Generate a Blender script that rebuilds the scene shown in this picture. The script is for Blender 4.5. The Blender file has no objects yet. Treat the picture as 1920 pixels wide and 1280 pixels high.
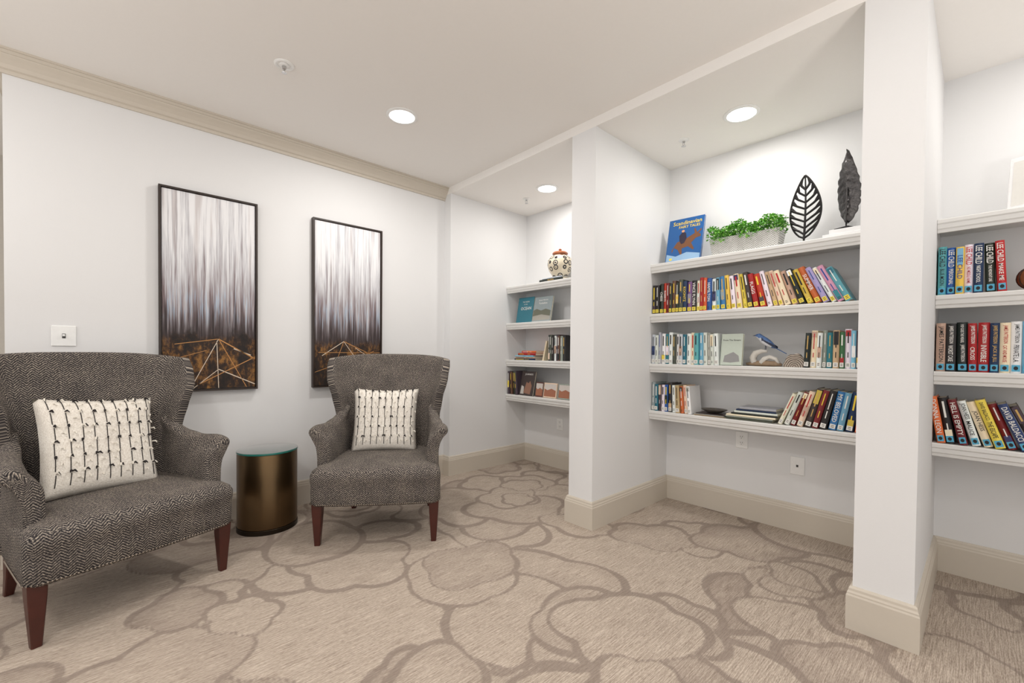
import bpy, math, random
import numpy as np
from mathutils import Matrix, Vector
R=random.Random(7)
COL=bpy.context.scene.collection
H=2.74; XF=2.3465; YW=3.5252; XB=3.3545; Y1A=1.9502; Y1B=1.7499; Y2A=.3608; Y2B=.1651; ZS=2.6786; Y0=3.4243; XL=-.43; Y3=-1.25
SHZ=[1.868,1.487,1.103,.74]; XSF=3.06
# ---------------------------------------------------------------- materials
def lin(c):
    def f(v):
        v/=255.; return v/12.92 if v<=.04045 else ((v+.055)/1.055)**2.4
    return (f(c[0]),f(c[1]),f(c[2]),1)
_m={}
def mat(name,rgb,rough=.5,metal=0,spec=.5,emis=0,bump=0,bscale=60,vary=0):
    if name in _m: return _m[name]
    m=bpy.data.materials.new(name); m.use_nodes=True; nt=m.node_tree; b=nt.nodes['Principled BSDF']
    c=lin(rgb); b.inputs['Base Color'].default_value=c; b.inputs['Roughness'].default_value=rough; b.inputs['Metallic'].default_value=metal
    b.inputs['Specular IOR Level'].default_value=spec
    if emis: b.inputs['Emission Color'].default_value=(1,.98,.95,1); b.inputs['Emission Strength'].default_value=emis
    tc=nt.nodes.new('ShaderNodeTexCoord'); n=nt.nodes.new('ShaderNodeTexNoise'); n.inputs['Scale'].default_value=bscale
    nt.links.new(tc.outputs['Object'],n.inputs['Vector'])
    v=vary or .04
    mx=nt.nodes.new('ShaderNodeMix'); mx.data_type='RGBA'
    mx.inputs[6].default_value=tuple(x*(1-v) for x in c[:3])+(1,); mx.inputs[7].default_value=tuple(min(1,x*(1+v)) for x in c[:3])+(1,)
    nt.links.new(n.outputs['Fac'],mx.inputs[0]); nt.links.new(mx.outputs[2],b.inputs['Base Color'])
    if bump:
        bp=nt.nodes.new('ShaderNodeBump'); bp.inputs['Strength'].default_value=bump; bp.inputs['Distance'].default_value=.01
        nt.links.new(n.outputs['Fac'],bp.inputs['Height']); nt.links.new(bp.outputs['Normal'],b.inputs['Normal'])
    _m[name]=m; return m
class NG:
    def __init__(s,name,rough=.6):
        s.m=bpy.data.materials.new(name); s.m.use_nodes=True; s.nt=s.m.node_tree; s.b=s.nt.nodes['Principled BSDF']; s.b.inputs['Roughness'].default_value=rough
        s.tc=s.nt.nodes.new('ShaderNodeTexCoord')
    def l(s,a,b): s.nt.links.new(a,b)
    def setin(s,inp,v):
        if isinstance(v,bpy.types.NodeSocket): s.l(v,inp)
        else: inp.default_value=v
    def math(s,op,a,b=0.,c=None,clamp=False):
        n=s.nt.nodes.new('ShaderNodeMath'); n.operation=op; n.use_clamp=clamp
        s.setin(n.inputs[0],a); s.setin(n.inputs[1],b)
        if c is not None: s.setin(n.inputs[2],c)
        return n.outputs[0]
    def noise(s,vec,scale,detail=2,rough=.5):
        n=s.nt.nodes.new('ShaderNodeTexNoise'); s.l(vec,n.inputs['Vector']); n.inputs['Scale'].default_value=scale; n.inputs['Detail'].default_value=detail; n.inputs['Roughness'].default_value=rough; return n
    def map(s,vec,loc=(0,0,0),scale=(1,1,1),rot=(0,0,0)):
        n=s.nt.nodes.new('ShaderNodeMapping'); s.l(vec,n.inputs['Vector']); n.inputs['Location'].default_value=loc; n.inputs['Scale'].default_value=scale; n.inputs['Rotation'].default_value=rot; return n.outputs[0]
    def mix(s,f,a,b,bt='MIX'):
        n=s.nt.nodes.new('ShaderNodeMix'); n.data_type='RGBA'; n.blend_type=bt; s.setin(n.inputs[0],f); s.setin(n.inputs[6],a); s.setin(n.inputs[7],b); return n.outputs[2]
    def ramp(s,f,stops):
        n=s.nt.nodes.new('ShaderNodeValToRGB'); s.l(f,n.inputs[0]); e=n.color_ramp.elements
        while len(e)<len(stops): e.new(.5)
        for i,(p,c) in enumerate(stops): e[i].position=p; e[i].color=lin(c)
        return n.outputs[0]
    def step(s,v,a,b):
        n=s.nt.nodes.new('ShaderNodeMapRange'); n.interpolation_type='SMOOTHSTEP'; s.setin(n.inputs[0],v); n.inputs[1].default_value=a; n.inputs[2].default_value=b; return n.outputs[0]
    def sep(s,vec):
        n=s.nt.nodes.new('ShaderNodeSeparateXYZ'); s.l(vec,n.inputs[0]); return n.outputs
    def attr(s,name):
        n=s.nt.nodes.new('ShaderNodeAttribute'); n.attribute_name=name; return n.outputs['Fac']
    def vadd(s,a,b,scale=1):
        n=s.nt.nodes.new('ShaderNodeVectorMath'); n.operation='MULTIPLY_ADD'; s.l(b,n.inputs[0]); n.inputs[1].default_value=(scale,)*3; s.l(a,n.inputs[2]); return n.outputs[0]
    def bump(s,h,st,d=.01):
        n=s.nt.nodes.new('ShaderNodeBump'); n.inputs['Strength'].default_value=st; n.inputs['Distance'].default_value=d; s.l(h,n.inputs['Height']); s.l(n.outputs[0],s.b.inputs['Normal'])
    def col(s,c): s.l(c,s.b.inputs['Base Color'])
wallM=mat('wall_paint',(230,230,230),.7,spec=.2,bump=.03,bscale=250,vary=.01)
ceilM=mat('ceiling_paint',(244,241,237),.8,spec=.15,vary=.01)
trimM=mat('beige_trim_paint',(206,197,183),.45,vary=.015)
shelfM=mat('white_shelf_paint',(226,225,222),.45,vary=.015)
def carpet():
    g=NG('carpet',.95); g.b.inputs['Specular IOR Level'].default_value=.1
    o=g.tc.outputs['Object']; d=g.attr('petal_edge'); t=g.attr('petal_tint')
    edge=g.noise(o,60,3,.6); wd=g.noise(o,1.8,1)
    e=g.math('MULTIPLY',g.math('SUBTRACT',edge.outputs['Fac'],.5),.018)
    wa=g.math('MULTIPLY_ADD',g.step(wd.outputs['Fac'],.35,.65),.015,.0075)
    line=g.math('SUBTRACT',1.,g.step(g.math('ADD',g.math('SUBTRACT',d,wa),e),-.006,.006))
    st=g.noise(g.map(o,scale=(9,230,1)),1,3,.6)
    st2=g.noise(g.map(o,scale=(60,330,1)),1,2)
    sx=g.math('ADD',g.math('MULTIPLY',st.outputs['Fac'],.6),g.math('MULTIPLY',st2.outputs['Fac'],.4))
    base=g.ramp(sx,[(.36,(148,133,120)),(.5,(183,169,155)),(.64,(213,200,186))])
    sh=g.math('MULTIPLY',g.math('SUBTRACT',1.,g.step(d,.01,.15)),g.step(t,.35,.8))
    pat=g.noise(o,2.8,2)
    tint=g.math('ADD',g.math('MULTIPLY',sh,.5),g.math('MULTIPLY',g.math('MULTIPLY',t,g.step(pat.outputs['Fac'],.42,.62)),.4),clamp=True)
    base=g.mix(tint,base,g.ramp(sx,[(.36,(136,122,111)),(.64,(178,163,151))]))
    lc=g.ramp(sx,[(.35,(136,123,113)),(.65,(158,144,133))])
    g.col(g.mix(g.math('MULTIPLY',line,.86),base,lc))
    fine=g.noise(o,420,2); g.bump(g.math('ADD',fine.outputs['Fac'],g.math('MULTIPLY',line,-.4)),.5,.006)
    return g.m
carpetM=carpet()
def tweed():
    g=NG('herringbone_tweed',.95); g.b.inputs['Specular IOR Level'].default_value=.15
    uv=g.tc.outputs['UV']; nz=g.noise(uv,25,2); w=g.vadd(uv,nz.outputs['Color'],.006)
    s=g.sep(w)
    tri=g.math('PINGPONG',s[0],.024)
    ph=g.math('MULTIPLY',g.math('ADD',s[1],g.math('MULTIPLY',tri,.9)),2*math.pi/.0115)
    st=g.math('MULTIPLY_ADD',g.math('SINE',ph),.5,.5)
    br=g.noise(g.map(uv,scale=(210,380,1)),1,2,.7)
    fl=g.noise(g.map(uv,(3,2,0),(120,160,1)),1,2,.6)
    big=g.noise(uv,9,2)
    f=g.math('ADD',g.math('MULTIPLY',st,.32),g.math('MULTIPLY',br.outputs['Fac'],.8))
    f=g.math('ADD',f,g.math('MULTIPLY',g.math('SUBTRACT',big.outputs['Fac'],.5),.15))
    f=g.math('ADD',f,g.math('MULTIPLY',g.math('SUBTRACT',fl.outputs['Fac'],.5),.6))
    c=g.ramp(f,[(.34,(34,33,35)),(.52,(72,68,68)),(.68,(124,116,109)),(.84,(196,184,167))])
    g.col(c); g.bump(f,.5,.004); return g.m
tweedM=tweed()
legM=mat('mahogany_wood',(70,30,22),.35,vary=.25,bscale=20)
nailM=mat('pewter_nailheads',(150,140,128),.35,.9)
def pillowmat():
    g=NG('woven_cream_cotton',.95); o=g.tc.outputs['Object']; n=g.noise(g.map(o,scale=(150,500,150)),1,3)
    g.col(g.ramp(n.outputs['Fac'],[(.3,(214,206,194)),(.7,(246,241,232))])); g.bump(n.outputs['Fac'],.5,.004); return g.m
pillowM=pillowmat(); blackyarnM=mat('black_yarn',(38,34,34),.95); creamyarnM=mat('cream_yarn',(232,226,214),.95)
bronzeM=mat('brushed_bronze',(104,84,60),.36,1.0,vary=.12,bscale=8)
darkbronzeM=mat('dark_bronze',(52,44,36),.4,.9)
frameM=mat('espresso_frame',(46,34,28),.45)
goldM=mat('gold_leaf_line',(196,142,84),.5,.2); pallineM=mat('pale_line',(222,206,186),.6)
chromeM=mat('chrome',(200,200,200),.25,.9)
plasticM=mat('white_plastic',(242,242,240),.35); slotM=mat('dark_slot',(60,58,56),.6)
lensM=mat('led_lens',(255,255,255),.5,emis=9); pagesM=mat('book_pages',(232,224,204),.85,vary=.06,bscale=300)
leafM=mat('boxwood_leaf',(84,156,48),.5,vary=.35,bscale=40)
ironM=mat('blackened_iron',(38,36,36),.45,.6,vary=.2); silverM=mat('aged_silver_metal',(84,82,82),.34,.85,bump=.5,bscale=40,vary=.4)
marbleM=mat('white_marble',(238,238,238),.3,vary=.1,bscale=12)
def glassmat():
    g=NG('green_edged_glass',.03); g.b.inputs['Specular IOR Level'].default_value=.9; g.b.inputs['Coat Weight'].default_value=1.; g.b.inputs['Coat Roughness'].default_value=.02
    n=g.noise(g.tc.outputs['Object'],3,1); g.col(g.ramp(n.outputs['Fac'],[(.3,(96,104,102)),(.7,(112,120,118))])); return g.m
glassM=glassmat(); tealM=mat('teal_glass_edge',(50,120,110),.1)
def paintmat(seed):
    g=NG('abstract_canvas_paint',.7); uv=g.tc.outputs['UV']; s=g.sep(uv)
    a=g.noise(g.map(uv,(seed,0,0),(24,1.6,1)),1,4,.6); b=g.noise(g.map(uv,(seed+4,2,0),(56,3.6,1)),1,3,.7); c=g.noise(g.map(uv,(seed+8,0,0),(9,1.3,1)),1,3)
    f=g.math('ADD',g.math('MULTIPLY',a.outputs['Fac'],.6),g.math('MULTIPLY',b.outputs['Fac'],.4))
    up=g.step(s[1],.30,.92)
    f=g.math('ADD',f,g.math('MULTIPLY',g.math('SUBTRACT',up,.45),.2))
    top=g.ramp(f,[(.30,(74,62,64)),(.39,(128,112,114)),(.46,(172,166,170)),(.53,(206,206,210)),(.63,(238,238,240))])
    top=g.mix(g.math('MULTIPLY',g.step(c.outputs['Fac'],.54,.68),.4),top,lin((146,124,118)))
    bz=g.math('MULTIPLY',g.math('MULTIPLY',g.step(s[1],.28,.38),g.math('SUBTRACT',1.,g.step(s[1],.42,.6))),g.step(b.outputs['Fac'],.5,.62))
    top=g.mix(g.math('MULTIPLY',bz,.6),top,lin((150,178,204)))
    bl=g.noise(g.map(uv,(seed+2,0,0),(5,5,1)),1,5,.65); fine=g.noise(g.map(uv,(seed+2,0,0),(22,30,1)),1,4,.7)
    m=g.math('ADD',g.math('MULTIPLY',bl.outputs['Fac'],.6),g.math('MULTIPLY',fine.outputs['Fac'],.4))
    low=g.ramp(m,[(.42,(24,18,16)),(.5,(52,34,22)),(.55,(104,70,34)),(.6,(150,106,52)),(.68,(44,30,24))])
    dk=g.ramp(b.outputs['Fac'],[(.35,(34,28,30)),(.6,(72,60,60)),(.75,(150,140,142))])
    lo1=g.math('ADD',s[1],g.math('MULTIPLY',g.math('SUBTRACT',a.outputs['Fac'],.5),.35))
    x=g.mix(g.step(lo1,.27,.46),dk,top)
    lo2=g.math('ADD',s[1],g.math('MULTIPLY',g.math('SUBTRACT',bl.outputs['Fac'],.5),.3))
    x=g.mix(g.step(lo2,.24,.30),low,x)
    g.col(x); g.bump(f,.3,.004); return g.m
def vasemat():
    g=NG('glazed_cream_ceramic',.15); o=g.tc.outputs['Object']
    v=g.nt.nodes.new('ShaderNodeTexVoronoi'); v.feature='F1'; v.inputs['Scale'].default_value=17; v.inputs['Randomness'].default_value=.45; g.l(o,v.inputs['Vector'])
    d=v.outputs['Distance']; ring=g.math('SUBTRACT',1.,g.step(g.math('ABSOLUTE',g.math('SUBTRACT',d,.36)),.05,.1)); dot=g.math('SUBTRACT',1.,g.step(d,.13,.18))
    z=g.sep(o)[2]; band=g.step(z,.21,.215)
    c=g.mix(g.math('MAXIMUM',ring,dot),lin((226,214,190)),lin((40,38,44)))
    c=g.mix(band,c,lin((170,104,62))); g.col(c); return g.m
vaseM=vasemat()
def planterM_():
    g=NG('woven_white_ceramic',.6); o=g.tc.outputs['Object']
    s=g.sep(o)
    a=g.math('SINE',g.math('MULTIPLY',s[1],2*math.pi/.016)); c=g.math('SINE',g.math('MULTIPLY',s[2],2*math.pi/.013))
    m=g.step(g.math('MULTIPLY',a,c),-.3,.3)
    g.col(g.mix(m,lin((178,176,172)),lin((236,235,232)))); g.bump(m,.8,.005); return g.m
planterM=planterM_()
# ---------------------------------------------------------------- mesh builder
class MB:
    def __init__(s): s.v=[]; s.f=[]; s.mi=[]; s.m=[]
    def mid(s,m):
        if m not in s.m: s.m.append(m)
        return s.m.index(m)
    def add(s,vs,fs,m,M=None):
        o=len(s.v); i=s.mid(m)
        for v in vs:
            v=Vector(v); s.v.append(tuple(M@v) if M else tuple(v))
        for f in fs: s.f.append(tuple(o+k for k in f)); s.mi.append(i)
    def box(s,a,b,m,M=None,bev=0):
        x0,y0,z0=a; x1,y1,z1=b
        if not bev:
            s.add([(x0,y0,z0),(x1,y0,z0),(x1,y1,z0),(x0,y1,z0),(x0,y0,z1),(x1,y0,z1),(x1,y1,z1),(x0,y1,z1)],[(0,3,2,1),(4,5,6,7),(0,1,5,4),(1,2,6,5),(2,3,7,6),(3,0,4,7)],m,M)
        else:
            c=bev; L=[]
            for z,k in ((z0,c),(z0+c,0),(z1-c,0),(z1,c)):
                L.append([(x0+c,y0+k,z),(x1-c,y0+k,z),(x1-k,y0+c,z),(x1-k,y1-c,z),(x1-c,y1-k,z),(x0+c,y1-k,z),(x0+k,y1-c,z),(x0+k,y0+c,z)])
            s.loft(L,m,M,cap=True)
    def loft(s,L,m,M=None,cap=True,closed=True):
        n=len(L[0]); vs=[p for l in L for p in l]; fs=[]
        for i in range(len(L)-1):
            for j in range(n if closed else n-1):
                k=(j+1)%n; fs.append((i*n+j,i*n+k,(i+1)*n+k,(i+1)*n+j))
        if cap: fs.append(tuple(range(n-1,-1,-1))); fs.append(tuple((len(L)-1)*n+j for j in range(n)))
        s.add(vs,fs,m,M)
    def lathe(s,prof,m,M=None,n=32,cap=True):
        s.loft([[(r*math.cos(2*math.pi*j/n),r*math.sin(2*math.pi*j/n),z) for j in range(n)] for r,z in prof],m,M,cap)
    def tube(s,pts,rads,m,n=8,M=None):
        L=[]; P=[Vector(p) for p in pts]
        for i,p in enumerate(P):
            d=(P[min(i+1,len(P)-1)]-P[max(i-1,0)]).normalized(); a=d.orthogonal().normalized() if i==0 else (a-d*a.dot(d)).normalized(); b=d.cross(a)
            L.append([tuple(p+rads[i]*(a*math.cos(2*math.pi*j/n)+b*math.sin(2*math.pi*j/n))) for j in range(n)])
        s.loft(L,m,M)
    def obj(s,name,parent=None,smooth=False,loc=None,M=None,ang=40,**props):
        me=bpy.data.meshes.new(name); me.from_pydata(s.v,[],s.f)
        for m in s.m: me.materials.append(m)
        me.polygons.foreach_set('material_index',s.mi)
        me.validate(); me.update()
        if smooth:
            me.polygons.foreach_set('use_smooth',[True]*len(me.polygons))
            if ang<180: me.set_sharp_from_angle(angle=math.radians(ang))
        o=bpy.data.objects.new(name,me); COL.objects.link(o)
        if parent: o.parent=parent
        if loc: o.location=loc
        if M: o.matrix_world=M
        for k,v in props.items(): o[k]=v
        return o
import bmesh
def normals_fix(o,weld=False):
    bm=bmesh.new(); bm.from_mesh(o.data)
    if weld: bmesh.ops.remove_doubles(bm,verts=bm.verts,dist=1e-5)
    bmesh.ops.recalc_face_normals(bm,faces=bm.faces); bm.to_mesh(o.data); bm.free()
def boxuv(o,sc=1):
    me=o.data; uv=me.uv_layers.new(name='UVMap')
    for p in me.polygons:
        n=p.normal; ax=max(range(3),key=lambda i:abs(n[i])*(1.0 if i!=2 else .9))
        for li in p.loop_indices:
            c=me.vertices[me.loops[li].vertex_index].co
            uv.data[li].uv=((c.y,c.z) if ax==0 else (c.x,c.z) if ax==1 else (c.x,c.y))
def empty(name,M,**p):
    e=bpy.data.objects.new(name,None); COL.objects.link(e); e.empty_display_size=.1; e.matrix_world=M
    for k,v in p.items(): e[k]=v
    return e
def interp(tab,x):
    if x<=tab[0][0]: return tab[0][1]
    for (a,b),(c,d) in zip(tab,tab[1:]):
        if x<=c:
            t=(x-a)/(c-a); t=t*t*(3-2*t); return b+(d-b)*t
    return tab[-1][1]
T=Matrix.Translation
def RZ(d): return Matrix.Rotation(math.radians(d),4,'Z')
def RX(d): return Matrix.Rotation(math.radians(d),4,'X')
def RY(d): return Matrix.Rotation(math.radians(d),4,'Y')
_tc={}
def textgeo(t,bold=.008):
    if t in _tc: return _tc[t]
    cu=bpy.data.curves.new('t','FONT'); cu.body=t; cu.resolution_u=2; cu.size=1; cu.offset=bold; cu.fill_mode='FRONT'
    o=bpy.data.objects.new('t',cu); me=bpy.data.meshes.new_from_object(o)
    vs=[tuple(v.co) for v in me.vertices]; fs=[tuple(p.vertices) for p in me.polygons]
    bpy.data.objects.remove(o); bpy.data.curves.remove(cu)
    if vs:
        x0=min(v[0] for v in vs); x1=max(v[0] for v in vs); y0=min(v[1] for v in vs); y1=max(v[1] for v in vs)
        vs=[((v[0]-(x0+x1)/2),(v[1]-(y0+y1)/2),0) for v in vs]; r=(vs,fs,x1-x0,y1-y0)
    else: r=([],[],1,1)
    _tc[t]=r; return r
def addtext(mb,t,m,org,ex,ey,maxw,maxh,stretch=False):
    vs,fs,w,h=textgeo(t)
    if not vs: return
    k=min(maxw/w,maxh/h); kx=k;ky=k
    if stretch: ky=min(maxh/h,k*1.8)
    ex=Vector(ex); ey=Vector(ey); org=Vector(org)
    mb.add([org+ex*v[0]*kx+ey*v[1]*ky for v in vs],fs,m)
# ---------------------------------------------------------------- shell
def S(mb,name,**k): return mb.obj(name,kind='structure',**k)
def floor():
    xs=np.concatenate([[-4,-3],np.arange(-2,XB+.12,.016),[XB+.12]]); ys=np.concatenate([[-3.5,-2.8],np.arange(-2,4.0,.016),[5,7.5]])
    X,Y=np.meshgrid(xs,ys); rg=np.random.RandomState(23)
    n=300; cx=rg.uniform(-2.3,3.7,n); cy=rg.uniform(-2.3,4.3,n); r0=rg.choice([.13,.19,.26,.34],n,p=[.2,.3,.3,.2])*rg.uniform(.85,1.15,n)
    order=np.argsort(-r0+rg.uniform(-.14,.14,n)); D=np.full(X.shape,.3); Tn=np.zeros(X.shape)
    for k in order:
        dx=X-cx[k]; dy=Y-cy[k]; a=rg.uniform(0,3.14); ca,sa=math.cos(a),math.sin(a); st=rg.uniform(1.0,1.35)
        u=(dx*ca+dy*sa)/st; v=(-dx*sa+dy*ca); th=np.arctan2(v,u); p=rg.uniform(0,6.3,3); kk=rg.choice([3,4,5])
        lob=np.sqrt(np.sin(.5*kk*th+p[0])**2+.012) if kk%2==0 else np.sqrt(np.sin(.5*kk*th+.5*p[0])**2+.012)
        rr=r0[k]*(.84+.24*lob+.07*np.sin(2*th+p[1])+.04*np.sin(3*th+p[2]))
        sd=(np.hypot(u,v)-rr)*np.sqrt((st*np.cos(th))**2+np.sin(th)**2)**.7
        ins=sd<0
        D=np.where(ins,-sd,np.minimum(D,sd)); Tn=np.where(ins,rg.uniform(0,1),Tn)
    ny,nx=X.shape; me=bpy.data.meshes.new('floor')
    vs=np.stack([X.ravel(),Y.ravel(),np.zeros(X.size)],1)
    i=np.arange((ny-1)*(nx-1)); r_=i//(nx-1); c_=i%(nx-1); a=r_*nx+c_
    fs=np.stack([a,a+1,a+nx+1,a+nx],1)
    me.from_pydata(vs.tolist(),[],fs.tolist())
    for nm,ar in (('petal_edge',D),('petal_tint',Tn)):
        at=me.attributes.new(nm,'FLOAT','POINT'); at.data.foreach_set('value',ar.ravel().astype(np.float32))
    me.materials.append(carpetM); me.update(); o=bpy.data.objects.new('floor',me); COL.objects.link(o); o['kind']='structure'
floor()
m=MB(); m.box((-4,-3.5,H),(XF,7.5,H+.1),ceilM); S(m,'ceiling')
m=MB(); m.box((XF,Y3-.2,ZS),(XB+.12,YW+.1,H+.1),ceilM); S(m,'ceiling')
m=MB(); m.box((XL,YW,0),(XF-.0,YW+.12,H),wallM); m.box((XL,YW+.12,0),(XL+.12,5.4,H),wallM); S(m,'wall_left')
m=MB(); m.box((XB,Y3-.2,0),(XB+.12,YW+.1,ZS),wallM); S(m,'wall_back')
m=MB(); m.box((XF,Y1B,0),(XB,Y1A,ZS),wallM); S(m,'wall_divider')
m=MB(); m.box((XF,Y2B,0),(XB,Y2A,ZS),wallM); S(m,'wall_divider')
m=MB(); m.box((XF,Y3-.2,0),(XB,Y3,ZS),wallM); S(m,'wall_divider')
m=MB(); m.box((XF,Y0,0),(XB,YW+.1,ZS),wallM); S(m,'wall_corner')
m=MB(); m.box((-4,5.4,0),(XL+.12,5.5,H),mat('hall_paint',(206,200,190),.7)); S(m,'wall_hall')
def sweep(path,prof,m,z0):
    n=len(path); offs=[]
    for i in range(n):
        P=Vector(path[i]); 
        d1=(P-Vector(path[i-1])).normalized() if i>0 else None; d2=(Vector(path[i+1])-P).normalized() if i<n-1 else None
        if d1 is None: d1=d2
        if d2 is None: d2=d1
        l1=Vector((-d1.y,d1.x)); l2=Vector((-d2.y,d2.x)); b=(l1+l2); b=b/ (1+l1.dot(l2)); offs.append((P,b))
    m.loft([[(P.x+b.x*o,P.y+b.y*o,z0+z) for o,z in prof] for P,b in offs],trimM)
bprof=[(0,0),(.02,0),(.02,.145),(.017,.152),(.017,.158),(.013,.166),(.012,.176),(.007,.184),(0,.184)]
m=MB(); sweep([(XB,Y3),(XB,Y2B),(XF,Y2B),(XF,Y2A),(XB,Y2A),(XB,Y1B),(XF,Y1B),(XF,Y1A),(XB,Y1A),(XB,Y0),(XF,Y0),(XF,YW)],bprof,m,0); o=S(m,'baseboard_right'); normals_fix(o)
m=MB(); sweep([(XF,YW),(XL,YW),(XL,5.4)],bprof,m,0); o=S(m,'baseboard_left'); normals_fix(o)
cprof=[(0,0),(0,-.112),(.01,-.112),(.013,-.10),(.013,-.094),(.022,-.088),(.03,-.07),(.044,-.05),(.056,-.036),(.058,-.028),(.064,-.026),(.066,-.012),(.074,-.01),(.074,0)]
m=MB(); sweep([(XF,YW),(XL,YW),(XL,5.4)],cprof,m,H); o=S(m,'trim_crown'); normals_fix(o)
sprof=[(XB-.001,0),(XB-.001,-.034),(XSF+.03,-.034),(XSF+.03,-.066),(XSF+.012,-.066),(XSF+.010,-.052),(XSF+.004,-.046),(XSF+.004,-.026),(XSF-.002,-.02),(XSF-.002,-.004),(XSF+.002,0)]
for (ya,yb) in ((Y1A,Y0),(Y2A,Y1B),(Y3,Y2B)):
    for z in SHZ:
        m=MB(); m.loft([[(x,y,zz) for x,zz in sprof] for y in (ya+.001,yb-.001)],shelfM)
        o=m.obj('shelf',loc=(0,0,z),label='white painted built-in shelf with moulded front edge',category='shelf',group='built-in alcove shelves'); normals_fix(o)
# ---------------------------------------------------------------- paintings
def painting(x0,x1,z0,z1,seed,lines,lab):
    w=x1-x0; h=z1-z0; cx=(x0+x1)/2
    e=empty('painting',T((cx,YW-.001,z0)),label=lab,category='painting')
    m=MB(); t=.012; d=.04
    m.box((-w/2,-d,0),(-w/2+t,0,h),frameM); m.box((w/2-t,-d,0),(w/2,0,h),frameM); m.box((-w/2+t,-d,0),(w/2-t,0,t),frameM); m.box((-w/2+t,-d,h-t),(w/2-t,0,h),frameM)
    m.obj('frame',parent=e)
    c=MB(); a=w/2-t-.004; zb=t+.004; zt=h-t-.004; pm=paintmat(seed)
    c.box((-a,-.03,zb),(a,-.004,zt),pm)
    def P(u,v): return Vector((-a+2*a*u,-.031,zb+(zt-zb)*v))
    for (u0,v0,u1,v1,th,mm) in lines:
        p=P(u0,v0); q=P(u1,v1); dd=(q-p).normalized(); nn=Vector((-dd.z,0,dd.x))*th/2
        c.add([p-nn,q-nn,q+nn,p+nn],[(0,1,2,3)],mm)
    o=c.obj('canvas',parent=e); uv=o.data.uv_layers.new(name='UVMap')
    for p in o.data.polygons:
        for li in p.loop_indices:
            co=o.data.vertices[o.data.loops[li].vertex_index].co; uv.data[li].uv=((co.x+a)/(2*a),(co.z-zb)/(zt-zb))
g_,p_=goldM,pallineM
painting(.205,.75,.905,2.21,1.3,[(.58,.26,1,.155,.007,g_),(.58,.26,.3,.02,.004,p_),(.58,.26,.12,.23,.004,g_),(.35,.02,1,.165,.005,g_),(.56,.25,.58,0,.004,p_),(.58,.1,1,.015,.006,p_),(.58,.1,.3,.0,.004,p_),(0,.14,.45,.2,.003,g_),(.58,.26,.9,.0,.004,g_),(.75,.21,.95,.175,.006,p_)],'tall abstract painting of grey streaks with gold lines, beside switch')
painting(1.125,1.69,.895,2.205,7.7,[(.1,.18,.42,.27,.005,p_),(.42,.27,.95,.17,.005,g_),(.42,.27,.2,.02,.004,g_),(.42,.27,.8,.05,.004,p_),(0,.08,.9,.21,.004,g_),(.05,.2,1,.2,.004,g_),(.6,.23,1,.12,.004,p_)],'tall abstract painting of grey streaks with gold lines, near corner')
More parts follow.
